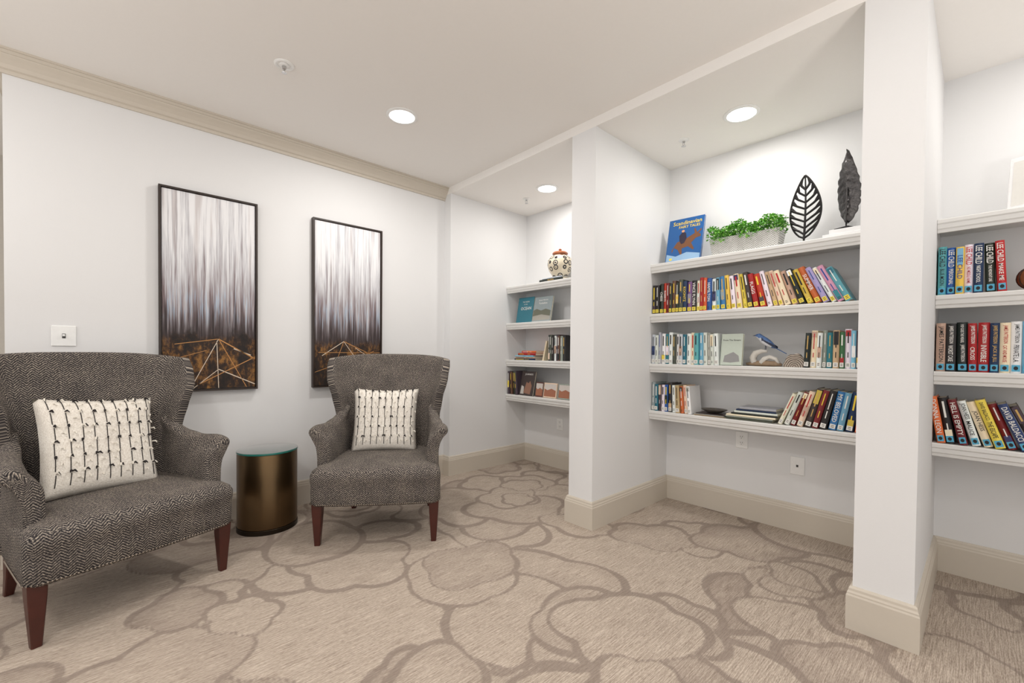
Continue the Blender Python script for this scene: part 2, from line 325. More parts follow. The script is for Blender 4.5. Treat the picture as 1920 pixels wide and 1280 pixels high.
# ---------------------------------------------------------------- chairs
def chair(M,lab):
    e=empty('armchair',M,label=lab,category='chair',group='wingback armchairs')
    m=MB()
    def ring(z,ins,front=0):
        pts=[]; wf=.385-ins; wb=.33-ins; yf=-.35+ins-front; yb=.30-ins*.5; r=.05
        def arc(cx,cy,a0,a1):
            for i in range(6):
                a=math.radians(a0+(a1-a0)*i/5); pts.append((cx+r*math.cos(a),cy+r*math.sin(a),z))
        arc(wb-r,yb-r,0,90); arc(-wb+r,yb-r,90,180); arc(-wf+r,yf+r,180,270)
        for i in range(1,9):
            u=-1+2*i/9; pts.append((u*(wf-r),yf-.014*(1-u*u),z))
        arc(wf-r,yf+r,270,360); return pts
    L=[ring(z,i,f) for z,i,f in ((.248,.03,0),(.248,.008,0),(.26,.0,0),(.33,-.002,.002),(.37,.0,.004),(.40,-.002,.012),(.43,-.002,.014),(.455,.008,.012),(.472,.03,.01),(.482,.07,0),(.49,.13,0),(.493,.22,0))]
    m.loft(L,tweedM); o=m.obj('seat',parent=e,smooth=True,ang=80); normals_fix(o); boxuv(o)
    mm=MB(); rr=ring(.26,-.003)
    for i in range(len(rr)):
        a=Vector(rr[i]); b=Vector(rr[(i+1)%len(rr)]); n=max(1,int((b-a).length/.011))
        for k in range(n):
            p=a.lerp(b,k/n)
            if p.y>.05: continue
            mm.lathe([(.0042,0),(.003,.002),(.0008,.003)],nailM,T(p)@(RX(90) if abs(p.x)<.35 else (RY(90) if p.x>0 else RY(-90))),n=6)
    mm.obj('nailhead_trim',parent=e,smooth=True,kind='stuff')
    W=[(.24,.30),(.5,.30),(.72,.305),(.85,.325),(1.0,.362),(1.1,.378),(1.18,.37)]
    E=[(.24,.12),(.6,.15),(.75,.17),(.9,.22),(1.0,.235),(1.1,.20),(1.18,.12)]
    m=MB(); nu=24; nv=18; L=[]
    for j in range(nv+1):
        v=j/nv; row=[]
        for i in range(nu+1):
            u=-1+2*i/nu
            zt=1.164-.03*abs(u)**3; z=.255+(zt-.255)*v; w=interp(W,z); ee=interp(E,z)
            x=w*math.sin(u*math.pi/2*.86)/math.sin(math.pi/2*.86); y=.235+max(0,z-.45)*.17-ee*abs(u)**3.2
            y-=.02*math.sin(min(1,max(0,(z-.5)/.5))*math.pi)*(1-u*u)
            row.append((x,y,z))
        L.append(row)
    m.loft(L,tweedM,cap=False,closed=False); o=m.obj('backrest',parent=e,smooth=True,ang=180)
    if o.data.polygons[len(o.data.polygons)//2].normal.y>0: o.data.flip_normals()
    boxuv(o)
    md=o.modifiers.new('s','SOLIDIFY'); md.thickness=.062; md.offset=-1
    md=o.modifiers.new('b','BEVEL'); md.width=.02; md.segments=3; md.limit_method='ANGLE'; md.angle_limit=math.radians(50)
    for sx in (-1,1):
        m=MB(); L=[]
        for k in range(15):
            t=k/14; y=-.235+.44*t
            zt=interp([(0,.70),(.12,.715),(.35,.71),(.6,.725),(.8,.76),(1,.81)],t); fl=interp([(0,.058),(.15,.048),(.5,.018),(.8,-.005),(1,-.015)],t)
            r=interp([(0,.036),(.1,.04),(.5,.034),(1,.026)],t)
            if k==0: r*=.8
            xi=interp([(0,.295),(.5,.292),(1,.275)],t); xc=xi+.04+fl; zc=zt-r; xo=xi+.062
            pts=[(xi,.27),(xi,.40),(xi,zc-.10),(xi+.008,zc-.045)]
            for a in (185,150,115,80,45,10,-25,-60):
                a=math.radians(a); pts.append((xc+r*1.15*math.cos(a),zc+r*math.sin(a)))
            pts+=[(xo+fl*.55,zc-.055),(xo+fl*.2,zc-.11),(xo+.008,.42),(xo+.012,.27)]
            L.append([(sx*x,y,z) for x,z in pts])
        c=L[0]; cx=sum(p[0] for p in c)/len(c)
        front=[(cx+(p[0]-cx)*.72,p[1]-.016,p[2]-(.008 if p[2]>.5 else 0)) for p in c]
        L=[front]+L
        m.loft(L,tweedM); o=m.obj('arm',parent=e,smooth=True,ang=180); normals_fix(o); boxuv(o)
        md=o.modifiers.new('s','SUBSURF'); md.levels=1; md.render_levels=2
    for (x,y,bk) in ((-.347,-.30,0),(.347,-.30,0),(-.28,.24,1),(.28,.24,1)):
        m=MB(); L=[]
        for z,hw in ((.255,.030),(.2,.028),(.1,.022),(.0,.016)):
            dy=(.255-z)**1.4*.62 if bk else 0; c=.004
            q=[(-hw+c,-hw),(hw-c,-hw),(hw,-hw+c),(hw,hw-c),(hw-c,hw),(-hw+c,hw),(-hw,hw-c),(-hw,-hw+c)]
            L.append([(x+a,y+b+dy,z) for a,b in q])
        m.loft(L,legM); o=m.obj('leg',parent=e); normals_fix(o)
    return e
C2=T((1.36,2.75,0))@RZ(-35.7); C1=T((-.005,2.908,0))@RZ(19.2)
chair(C1,'grey herringbone tweed wingback armchair below a tall painting')
chair(C2,'grey herringbone tweed wingback armchair beside bronze drum table')
def pillow(M,lab,seed,a):
    r=random.Random(seed); e_=MB(); n=20
    def P(u,v,s):
        x=a*u*(1-.07*(1-v*v)); z=a*v*(1-.07*(1-u*u)); h=.062*((1-u**4)*(1-v**4))**.55
        return Vector((x,s*h+.004*math.sin(5*u+seed)*math.sin(4*v)*(1-u*u)*(1-v*v),z))
    for s in (-1,1):
        e_.loft([[P(-1+2*i/n,-1+2*j/n,s) for i in range(n+1)] for j in range(n+1)],pillowM,cap=False,closed=False)
    tuft=MB()
    for row in range(6):
        for col in range(9):
            u=-.84+col*.21+r.uniform(-.015,.015); v0=-.80+row*.31
            pts=[P(u,min(.97,v0+.24*k/5),-1)+Vector((0,-.0012,0)) for k in range(6)]
            e_.tube(pts,[.0018]*6,blackyarnM,n=5)
            for q in range(2):
                dx=r.uniform(-.012,.016); base=P(u,min(.97,v0+.27),-1)
                tuft.tube([base,base+Vector((dx*.5,-.01,.003)),base+Vector((dx,-.014,-.008))],[.003,.005,.002],blackyarnM if (row+col+q)%3 else creamyarnM,n=5)
            if r.random()<.7:
                base=P(min(.95,u+.1),v0+.13,-1); dx=r.uniform(-.01,.01)
                tuft.tube([base,base+Vector((dx,-.012,.0)),base+Vector((dx*1.5,-.016,-.01))],[.003,.004,.002],creamyarnM,n=5)
    o=e_.obj('throw_pillow',smooth=True,M=M,label=lab,category='pillow',group='cream tufted throw pillows'); normals_fix(o,True)
    t=tuft.obj('yarn_tufts',smooth=True,kind='stuff'); t.parent=o
pillow(C2@T((-.02,.125,.692))@RX(-14)@RZ(3),'cream tufted pillow with black stitches on armchair seat',3,.225)
pillow(C1@T((-.02,.085,.70))@RZ(8)@RX(-18)@RY(5),'cream tufted pillow with black stitches, tilted on armchair',5,.24)
# ---------------------------------------------------------------- drum table
e=empty('side_table',T((.755,3.235,0)),label='round bronze metal drum side table with glass top',category='table')
m=MB(); m.lathe([(.17,0),(.174,.004),(.174,.03),(.178,.034),(.178,.505),(.176,.508)],bronzeM,n=64); m.obj('drum_body',parent=e,smooth=True)
m=MB(); m.lathe([(.1795,0),(.1805,.0),(.1805,.028),(.1785,.03)],darkbronzeM,n=64,cap=False); m.obj('base_ring',parent=e,smooth=True)
m=MB(); m.lathe([(.176,.508),(.181,.510),(.182,.514),(.181,.522)],tealM,n=64); m.lathe([(.181,.522),(.177,.5235),(.0,.5235)],glassM,n=64,cap=False); m.obj('table_top',parent=e,smooth=True)
# ---------------------------------------------------------------- wall plates
e=empty('light_switch',T((-.21,YW-.0005,1.25)),label='white single toggle light switch on wall',category='light switch')
m=MB(); m.box((-.05,-.006,-.058),(.05,0,.058),plasticM,bev=.003); m.obj('switch_plate',parent=e)
m=MB(); m.box((-.007,-.008,-.013),(.007,-.005,.013),slotM); m.box((-.005,-.02,-.002),(.005,-.008,.010),plasticM); m.obj('toggle',parent=e)
def outlet(y,z,kind):
    e=empty('wall_outlet',T((XB-.0005,y,z)),label='white wall outlet plate with %s'%('two sockets' if kind else 'single small jack'),category='outlet')
    m=MB(); m.box((-.006,-.042,-.06),(0,.042,.06),plasticM,bev=.003); m.obj('cover_plate',parent=e)
    m=MB()
    if kind:
        for zz in (-.022,.022):
            m.lathe([(.017,.0),(.017,.002),(.015,.003)],plasticM,T((-.006,0,zz))@RY(-90),n=20)
            for yy in (-.006,.006): m.box((-.0095,yy-.0012,zz-.001),(-.0085,yy+.0012,zz+.008),slotM)
            m.box((-.0095,-.002,zz-.01),(-.0085,.002,zz-.006),slotM)
        m.obj('socket',parent=e)
    else:
        m.box((-.009,-.006,-.007),(-.006,.006,.007),slotM); m.obj('jack',parent=e)
outlet(1.17,.56,1); outlet(.82,.44,0); outlet(2.91,.45,1)
# ---------------------------------------------------------------- ceiling fixtures
def lamp(x,y,z,pw,size=.15,kind='AREA',upw=False):
    l=bpy.data.lights.new('lamp',kind); l.energy=pw; l.color=(1,.965,.925)
    if kind=='AREA': l.shape='DISK'; l.size=size
    else: l.shadow_soft_size=size
    lo=bpy.data.objects.new('lamp',l); COL.objects.link(lo); lo.location=(x,y,z)
    if upw: lo.rotation_euler=(math.pi,0,0)
def downlight(x,y,z,pw,lab='round white recessed led ceiling light, lit'):
    e=empty('recessed_light',T((x,y,z)),label=lab,category='ceiling light')
    m=MB(); m.lathe([(.102,0),(.102,-.004),(.096,-.008),(.082,-.008),(.080,-.003)],plasticM,n=48,cap=False); m.obj('trim_ring',parent=e,smooth=True)
    m=MB(); m.lathe([(.081,-.004),(.05,-.006),(.0,-.007)],lensM,n=48,cap=False); m.obj('lens',parent=e,smooth=True)
    lamp(x,y,z-.012,pw)
downlight(1.41,2.63,H,14); downlight(2.88,1.04,ZS,7.5); downlight(2.91,2.71,ZS,6.5); downlight(2.88,-.5,ZS,5)
def sprinkler(x,y,z):
    e=empty('fire_sprinkler',T((x,y,z)),label='small chrome fire sprinkler head hanging from ceiling',category='sprinkler')
    m=MB(); m.lathe([(.034,0),(.034,-.003),(.028,-.008),(.012,-.012)],plasticM,n=24); m.obj('escutcheon',parent=e,smooth=True)
    m=MB(); m.lathe([(.010,-.008),(.010,-.02),(.006,-.022)],chromeM,n=16)
    for s in (-1,1): m.tube([(s*.008,0,-.02),(s*.013,0,-.032),(s*.003,0,-.045)],[.002]*3,chromeM,n=6)
    m.lathe([(.015,-.047),(.016,-.045),(.004,-.043)],chromeM,n=16); m.obj('sprinkler_head',parent=e,smooth=True)
sprinkler(2.94,1.44,ZS); sprinkler(2.96,3.03,ZS)
e=empty('fire_sprinkler',T((.69,2.61,H)),label='round white ceiling sprinkler with perforated collar',category='sprinkler')
m=MB(); m.lathe([(.05,0),(.05,-.004),(.043,-.008),(.036,-.006),(.034,-.002),(.024,-.002),(.022,-.008),(.01,-.01)],plasticM,n=32); m.obj('escutcheon',parent=e,smooth=True)
m=MB(); m.lathe([(.012,-.008),(.010,-.025),(.004,-.03),(.004,-.042),(.014,-.044),(.013,-.046)],chromeM,n=16); m.obj('sprinkler_head',parent=e,smooth=True)
# ---------------------------------------------------------------- books
PC=dict(black=(32,30,32),charcoal=(64,62,64),red=(188,40,36),darkred=(124,32,34),orange=(214,100,48),brown=(104,70,50),navy=(32,46,90),blue=(44,102,168),lightblue=(124,178,208),teal=(40,124,134),purple=(108,68,120),pink=(220,170,178),lavender=(186,180,210),yellow=(230,200,76),cream=(234,225,202),white=(238,238,234),grey=(150,152,154),lightgrey=(200,200,198),tan=(188,164,130),green=(62,102,72),silver=(176,178,180),aqua=(108,184,194),storyblue=(34,92,156))
TX={'w':mat('ink_white',(240,238,232),.6),'k':mat('ink_black',(28,26,28),.6),'r':mat('ink_red',(190,30,34),.6),'y':mat('ink_yellow',(244,212,60),.6),'b':mat('ink_blue',(36,70,150),.6),'g':mat('ink_gold',(208,170,96),.5)}
YL=mat('yellow_spine_label',(242,220,84),.6); WL=mat('white_spine_label',(236,234,228),.6); BL=mat('blue_spine_label',(86,172,206),.6)
RJ=random.Random(99)
def cover(color):
    k=RJ.randrange(4); c=PC[color]; rj=random.Random(color+str(k)); j=[rj.uniform(-12,12) for _ in range(3)]; l=rj.uniform(-14,14)
    if color in('storyblue',): return mat('cover_'+color,c,.4)
    return mat('cover_%s_%s'%(color,'abcd'[k]),tuple(min(248,max(16,c[i]+j[i]+l)) for i in range(3)),.4)
def bookmesh(t,h,d,color,text=None,ink='w',sticker=None,band=None):
    cm=cover(color); m=MB(); b=min(.004,t*.12)
    out=[(d,0),(.004,0)]+[(-b*math.sin(math.pi*k/6)+.004*(1-math.sin(math.pi*k/6)),-t*k/6) for k in range(1,6)]+[(.004,-t),(d,-t)]
    inn=[(d,-.002),(.006,-.002)]+[(.006,-.002-(t-.004)*k/6) for k in range(1,6)]+[(.006,-t+.002),(d,-t+.002)]
    poly=out+inn[::-1]; n=len(poly)
    m.add([(x,y,z) for z in (0,h) for x,y in poly],[(j,(j+1)%n,n+(j+1)%n,n+j) for j in range(n)],cm)
    k=len(out)
    for z0 in (0,n):
        for j in range(k-1):
            m.f.append((z0+j,z0+j+1,z0+n-2-j,z0+n-1-j)); m.mi.append(m.mid(cm))
    m.box((.0055,-t+.0019,.003),(d-.004,-.0019,h-.003),pagesM)
    xf=-b-.0006
    zlo=.01
    if band: m.box((xf+.0002,-t*.86,h*.62),(xf+.003,-t*.14,h*.97),mat('cover_'+band,PC[band],.4))
    elif text is None and RJ.random()<.45:
        bc=cover(RJ.choice(['white','black','cream','navy','red','tan','grey','teal','yellow','charcoal'])); q=RJ.choice([(.62,.97),(.05,.3),(.82,.97),(.3,.6)])
        m.box((xf+.0003,-t*.88,h*q[0]),(xf+.003,-t*.12,h*q[1]),bc)
    if sticker:
        sm={'y':YL,'w':WL,'b':BL}[sticker]; sh=.026 if sticker!='b' else .03
        if sticker=='b' or RJ.random()<.85: m.box((xf-.0003,-t*.88,.008),(xf+.003,-t*.12,.008+sh),sm)
        zlo=.045
        if sticker=='b':
            m.add([(xf-.0006,-t/2+.009*math.cos(a*math.pi/6)*.8,.023+.009*math.sin(a*math.pi/6)) for a in range(12)],[tuple(range(12))],TX['k'])
        else:
            for q in range(2): m.box((xf-.0006,-t*.7,.015+.009*q),(xf,-t*.3,.018+.009*q),TX['k'])
    if text:
        parts=text.split('|'); avail=h-zlo-.012
        if len(parts)==1: spans=[(h-.012,avail,.62)]
        else: spans=[(h-.01,avail*.5,.68),(h-.01-avail*.53,avail*.46,.5)]
        for p,(zt,ln,fr) in zip(parts,spans):
            addtext(m,p,TX[ink],(xf-.0005,-t/2,zt-ln/2),(0,0,-1),(0,-1,0),ln*.96,t*fr,True)
    elif text is None:
        a=h*R.uniform(.5,.68); w1=RJ.uniform(.07,.14)
        m.box((xf-.0004,-t*(.5+w1),a),(xf+.002,-t*(.5-w1),h*.92),TX[ink]); m.box((xf-.0004,-t*.57,h*.28),(xf+.002,-t*.43,h*RJ.uniform(.4,.48)),TX[ink])
    return m
def inkfor(c):
    return {'white':'k','cream':'r','yellow':'k','lightgrey':'k','lightblue':'w','pink':'b','lavender':'b','tan':'k','silver':'b','orange':'w','grey':'w','aqua':'k'}.get(c,R.choice('wwyg'))
NM={'lightblue':'light blue','darkred':'dark red','lightgrey':'light grey'}
def row(yst,z,specs,group,where,mirror=False,x=3.085,sticker=None):
    s=0; prev=None
    for sp in specs:
        sp=list(sp)+[None]*(7-len(sp)); c,t,h,ang,text,ink,band=sp[:7]
        th=math.radians(ang)
        if prev:
            ps,pt,ph,pth=prev; cand=[ps+pt/math.cos(pth)]
            C=(ps+pt*math.cos(pth)-ph*math.sin(pth),pt*math.sin(pth)+ph*math.cos(pth))
            if C[1]<=h*math.cos(th): cand.append(C[0]+C[1]*math.tan(th))
            else: cand.append(ps+pt/math.cos(pth)-h*math.cos(th)*math.tan(pth)+h*math.sin(th))
            cand.append(ps+pt*math.cos(pth)) ; s=max(cand)+.0008
        prev=(s,t,h,th)
        d=R.uniform(.15,.2); m=bookmesh(t,h,d,c,text,ink or inkfor(c),sticker,band)
        xx=x+R.uniform(-.006,.012)
        if not mirror: M=T((xx,yst-s,z+.0006))@Matrix.Rotation(-th,4,'X')
        else: M=T((xx,yst+s+t*math.cos(th),z+.0006+t*math.sin(th)))@Matrix.Rotation(th,4,'X')
        o=m.obj('book',M=M); normals_fix(o)
        o['label']='%s %s book %s on %s'%(NM.get(c,c),'thick' if t>.038 else 'slim' if t<.024 else 'hardcover','leaning' if abs(ang)>4 else 'standing upright',where)
        o['category']='book'; o['group']=group
    return s+prev[1]
def seq(cols,t0,h0,angs=None,txt={}):
    out=[]; n=len(cols)
    for i,c in enumerate(cols):
        a=angs(i/(n-1)) if angs else 0
        tx=txt.get(i,(None,None))
        out.append((c,t0*R.uniform(.8,1.2),h0*R.uniform(.92,1.03),a,tx[0],tx[1]))
    return out
z1,z2,z3=SHZ[1],SHZ[2],SHZ[3]
c1='black black black red darkred black brown black charcoal navy purple black cream red orange blue white lightblue blue yellow white cream yellow charcoal red red white tan cream cream tan black yellow orange lavender white pink lightblue'.split()
row(Y1B-.006,z1,seq(c1,.0285,.236,lambda t:0 if t<.42 else min(27,(t-.42)*50),{11:('VINCE FLYNN','w'),2:('CHESS','w'),15:('HAMILTON','w'),9:('KOONTZ','y'),24:('FLAGG','w'),3:('ROBERTS','w'),33:('SUMMER','w')}),'novels on the upper alcove shelf','upper white shelf',sticker='y')
row(Y2A+.006,z1,[('cream',.03,.262,0),('white',.026,.262,0),('white',.032,.235,0,'RUNAWAY','b')],'novels on the upper alcove shelf','upper white shelf',mirror=True,sticker='y')
c2='lightgrey white silver white teal white charcoal white lightgrey teal white cream aqua lightblue white grey white white'.split()
row(Y1B-.006,z2,seq(c2,.0265,.235,lambda t:0 if t<.6 else 6*(t-.6)),'books on the middle alcove shelf','middle white shelf',sticker='w')
c2b='brown grey navy charcoal lightblue white green tan teal grey white cream black'.split()
row(Y2A+.006,z2,seq(c2b,.0255,.225,lambda t:0 if t<.5 else 5*(t-.5)),'books beside the stone bookend','middle white shelf',mirror=True,sticker='w')
c3='grey teal charcoal white blue black white tan orange cream white'.split()
row(Y1B-.006,z3,seq(c3,.026,.215,lambda t:0 if t<.4 else 9*(t-.4)),'books on the lower alcove shelf','lower white shelf',sticker='w')
c3b=[('yellow',.024,.2,0,'the sleeping giant','k'),('charcoal',.03,.23,3,'the Hunting Party','w'),('orange',.036,.225,6,'THE LEMON TREE','w'),('navy',.036,.23,8),('lightblue',.03,.225,10),('blue',.036,.23,11,'MY BELOVED','w'),('black',.034,.235,13),('darkred',.03,.235,14),('charcoal',.034,.24,15),('cream',.03,.225,17),('darkred',.026,.22,19),('white',.028,.22,20),('cream',.022,.21,22)]
row(Y2A+.006,z3,c3b,'leaning novels on the lower alcove shelf','lower white shelf',mirror=True,sticker='w')
row(Y2B-.006,z1,[('aqua',.031,.245,0,'LEE CHILD|BLUE MOON','k'),('blue',.031,.235,0,'LEE CHILD|PERSONAL','w'),('yellow',.029,.232,0,'LEE CHILD','b','lightblue'),('white',.03,.24,0,'LEE CHILD|NO MIDDLE NAME','r'),('navy',.033,.24,0,'LEE CHILD|NIGHT SCHOOL','w'),('black',.033,.235,2,'LEE CHILD|THE MIDNIGHT LINE','w'),('red',.03,.24,3,'LEE CHILD|MAKE ME','w')],'thrillers beside the divider wall','upper white shelf',sticker='b',x=3.08)
row(Y2B-.006,z2,[('tan',.034,.243,0,'JAMES PATTERSON','k'),('black',.036,.24,0,'JAMES PATTERSON|WORST CASE','w'),('black',.038,.245,1,'POP GOES THE WEASEL|JAMES PATTERSON','w'),('red',.03,.238,1,'JAMES PATTERSON|CROSS','w'),('red',.038,.24,0,'JAMES PATTERSON|INVISIBLE','w'),('navy',.03,.236,0,'JAMES PATTERSON|JACK & JILL','g'),('cream',.034,.236,0,'JAMES PATTERSON|CAT AND MOUSE','r'),('white',.034,.24,0,'JAMES PATTERSON|PRIVATE L.A.','k'),('lightblue',.034,.24,0,'PATTERSON','k'),('black',.034,.24,0,'PATTERSON','w')],'thrillers on the middle shelf near divider','middle white shelf',sticker='b',x=3.08)
row(Y2B-.02,z3,[('orange',.03,.235,9,'DONNA LEON','w'),('black',.034,.23,9,None),('darkred',.03,.225,12,'HELL IS EMPTY','w'),('white',.03,.222,15,'JOAN HESS|MALICE','k'),('cream',.03,.222,17,'JOAN HESS','k'),('yellow',.034,.235,18,'DAVID BALDACCI|THE ESCAPE','k'),('darkred',.03,.22,19),('navy',.032,.225,21,'DAVID BALDACCI','w'),('charcoal',.03,.22,22)],'leaning thrillers on the lower shelf','lower white shelf',sticker='b',x=3.08)
row(2.845,z2,[('black',.024,.25,0),('charcoal',.024,.25,0),('black',.022,.24,0),('white',.03,.24,0),('charcoal',.026,.25,0),('brown',.026,.24,0),('grey',.03,.235,0),('black',.03,.24,0)],'dark books in the corner alcove','corner alcove shelf')
row(Y0-.008,z3,[('charcoal',.03,.24,0),('brown',.032,.235,3),('black',.034,.245,4),('charcoal',.034,.245,5)],'dark books in the corner alcove','corner alcove shelf')
def laid(yr,z,items,group,where,x=3.09):
    for (c,t,h,text,dx,dy) in items:
        m=bookmesh(t,h,R.uniform(.16,.2),c,text,inkfor(c)); o=m.obj('book',M=T((x+dx,yr+dy,z+.0006))@RX(-90)); normals_fix(o)
        o['label']='%s book lying flat on %s'%(NM.get(c,c),where); o['category']='book'; o['group']=group
        z+=t+.0008
    return z
laid(3.02,z2,[('navy',.016,.30,None,0,0),('tan',.016,.28,None,.004,.01),('lightblue',.014,.27,None,.0,.02),('red',.024,.25,None,.005,.0),('orange',.022,.2,None,.01,.0)],'stacked books in the corner alcove','corner alcove shelf')
# pale slim book leaning between the stack and the dark books
m=bookmesh(.018,.20,.17,'cream','','k'); o=m.obj('book',M=T((3.10,2.935,z2+.0006))@RX(14)); normals_fix(o)
o['label']='slim cream book leaning against dark books in corner alcove'; o['category']='book'; o['group']='dark books in the corner alcove'
ztop=laid(2.66,SHZ[0],[('black',.024,.3,'PILOTIN',0,0),('lightgrey',.014,.25,'',.01,.02)],'books under the ginger jar','shelf beneath ginger jar',x=3.08)
laid(.87,z3,[('charcoal',.012,.30,'',0,.03),('white',.010,.29,'',.01,.03),('cream',.012,.30,'',-.004,.01),('black',.010,.28,'',.0,.0),('white',.014,.26,'',.0,.0),('navy',.010,.24,'',.006,.01),('silver',.016,.22,'',.006,.01)],'magazines stacked on lower alcove shelf','lower white shelf')
zm=laid(1.185,z3,[('tan',.006,.22,'',.0,.0),('grey',.005,.21,'',-.006,.01),('charcoal',.005,.21,'',.004,.0)],'thin magazines on lower alcove shelf','lower white shelf')
def faceout(y,z,x,wd,h,t,color,lines,lean,lab,extra=None,rz=0,group=None):
    m=bookmesh(t,h,wd,color,'')
    for (txt,ink,cx,cz,mw,mh) in lines: addtext(m,txt,TX[ink],(wd*cx,-t-.0006,h*cz),(1,0,0),(0,0,1),wd*mw,h*mh)
    if extra: extra(m,wd,h,t)
    o=m.obj('book',M=T((x,y,z+.0006))@RY(lean)@RZ(-90+rz)); normals_fix(o)
    o['label']=lab; o['category']='book'
    if group: o['group']=group
    return o
def poly(m,pts,mt,wd,h,t,dy=.0004): m.add([(wd*a,-t-dy,h*b) for a,b in pts],[tuple(range(len(pts)))],mt)
def scan(m,wd,h,t):
    snow=mat('cover_art_snow',(150,184,216),.5); br=mat('cover_art_brown',(120,78,50),.5); dk=mat('cover_art_dark',(44,40,62),.5); sk=mat('cover_art_skin',(216,160,120),.5)
    poly(m,[(0.03,.03),(.97,.03),(.97,.14),(.6,.2),(.3,.13),(.03,.2)],snow,wd,h,t,.0003)
    poly(m,[(.22,.34),(.34,.28),(.42,.16),(.47,.17),(.45,.3),(.62,.33),(.76,.24),(.8,.26),(.7,.4),(.82,.5),(.95,.52),(.93,.58),(.8,.62),(.7,.58),(.5,.5),(.3,.46),(.16,.28),(.18,.22)],br,wd,h,t,.0006)
    poly(m,[(.78,.6),(.74,.72),(.78,.72),(.84,.62),(.94,.7),(.96,.67),(.86,.58)],br,wd,h,t,.0007)
    poly(m,[(.36,.48),(.34,.6),(.42,.68),(.52,.66),(.56,.52),(.5,.42),(.42,.4)],dk,wd,h,t,.0009)
    poly(m,[(.44+.045*math.cos(a*math.pi/5),.70+.03*math.sin(a*math.pi/5)) for a in range(10)],sk,wd,h,t,.0011)
    poly(m,[(.12,.05),(.2,.05),(.2,.1),(.12,.1)],YL,wd,h,t,.0011)
faceout(1.665,SHZ[0],3.135,.27,.345,.018,'storyblue',[('Scandinavian','y',.53,.9,.86,.09),('FAIRY TALES','y',.6,.8,.62,.06)],12,'blue children\'s fairy tale book standing against alcove wall',scan,rz=2)
faceout(3.35,z1,3.15,.235,.27,.02,'teal',[('THE VISION','w',.5,.82,.5,.05),('OF THE','w',.5,.72,.3,.04),('OCEAN','w',.55,.56,.8,.12)],10,'teal ocean picture book standing face out on shelf')
def herr(m,wd,h,t):
    poly(m,[(.03,.05),(.97,.05),(.97,.42),(.7,.5),(.45,.44),(.2,.52),(.03,.46)],mat('cover_art_moor',(110,112,96),.5),wd,h,t); poly(m,[(.03,.05),(.97,.05),(.97,.2),(.5,.28),(.03,.22)],mat('cover_art_stone',(170,166,156),.5),wd,h,t,.0006)
faceout(3.10,z1,3.135,.25,.255,.022,'grey',[('James Herriot','w',.5,.86,.86,.08),("Yorkshire",'w',.5,.74,.7,.08)],12,'grey countryside picture book standing face out on shelf',herr)
def jour(m,wd,h,t): poly(m,[(.3,.1),(.8,.05),(.85,.4),(.7,.6),(.6,.5),(.45,.55)],mat('cover_art_figure',(150,110,90),.5),wd,h,t); poly(m,[(.1,.05),(.35,.05),(.3,.35),(.12,.4)],mat('cover_art_pale',(200,196,190),.5),wd,h,t)
faceout(3.255,z3,3.11,.20,.25,.018,'charcoal',[('JOURNEYS','w',.55,.86,.8,.09)],12,'dark travel book standing face out on shelf',jour)
for i,(yy,ww) in enumerate(((3.03,.1),(2.92,.17),(2.73,.15))):
    def pic(m,wd,h,t): poly(m,[(.06,.08),(.94,.08),(.94,.5),(.6,.62),(.3,.5),(.06,.6)],mat('cover_art_canyon',(168,110,84),.5),wd,h,t); poly(m,[(.06,.6),(.3,.5),(.6,.62),(.94,.5),(.94,.92),(.06,.92)],mat('cover_art_sky',(214,206,200),.5),wd,h,t)
    faceout(yy,z3,3.12,ww,.145,.016,['brown','cream','grey'][i],[],8,'small square landscape picture book standing on shelf',pic,group='small picture books in corner alcove')
faceout(1.225,z2,3.10,.14,.215,.024,'lightgrey',[('From The Stream','k',.5,.8,.8,.06)],8,'pale grey book turned face out beside bird figurine',lambda m,wd,h,t:poly(m,[(.15,.1),(.5,.08),(.9,.12),(.85,.3),(.6,.42),(.4,.36),(.2,.3)],mat('cover_art_grey',(150,150,150),.5),wd,h,t))
o=MB(); o.box((0,-.09,0),(.05,.09,.25),mat('white_cover',(250,250,250),.4),bev=.003); o.box((-.001,-.075,.02),(.0,.075,.23),WL)
o.obj('picture_frame',M=T((3.09,-.15,SHZ[0]+.0008))@RZ(-20)@RY(6),label='plain white block frame standing on top shelf',category='frame')
# ---------------------------------------------------------------- decor
o=MB(); o.lathe([(.06,0),(.065,.004),(.075,.02),(.108,.07),(.122,.12),(.118,.165),(.095,.2),(.07,.213),(.062,.22),(.064,.232)],vaseM,n=48)
e=o.obj('ginger_jar',smooth=True,loc=(3.19,2.79,ztop),label='cream ceramic ginger jar with dark circles on books',category='vase')
o=MB(); o.lathe([(.074,.226),(.076,.236),(.066,.248),(.03,.258),(.012,.262),(.012,.268),(.016,.274),(.008,.282),(.0005,.283)],mat('terracotta_glaze',(164,98,60),.3),n=32); o.obj('lid',parent=e,smooth=True)
e=empty('planter',T((3.165,1.10,SHZ[0])),label='rectangular woven-texture white planter with boxwood greenery',category='plant')
o=MB(); 
def rr(hx,hy,z): return [(-hx,-hy,z),(hx,-hy,z),(hx,hy,z),(-hx,hy,z)]
o.loft([rr(.048,.205,.0008),rr(.062,.222,.12),rr(.056,.216,.12),rr(.05,.21,.1)],planterM); x=o.obj('planter_box',parent=e); normals_fix(x)
o=MB(); LL=mat('boxwood_leaf_light',(140,200,84),.5)
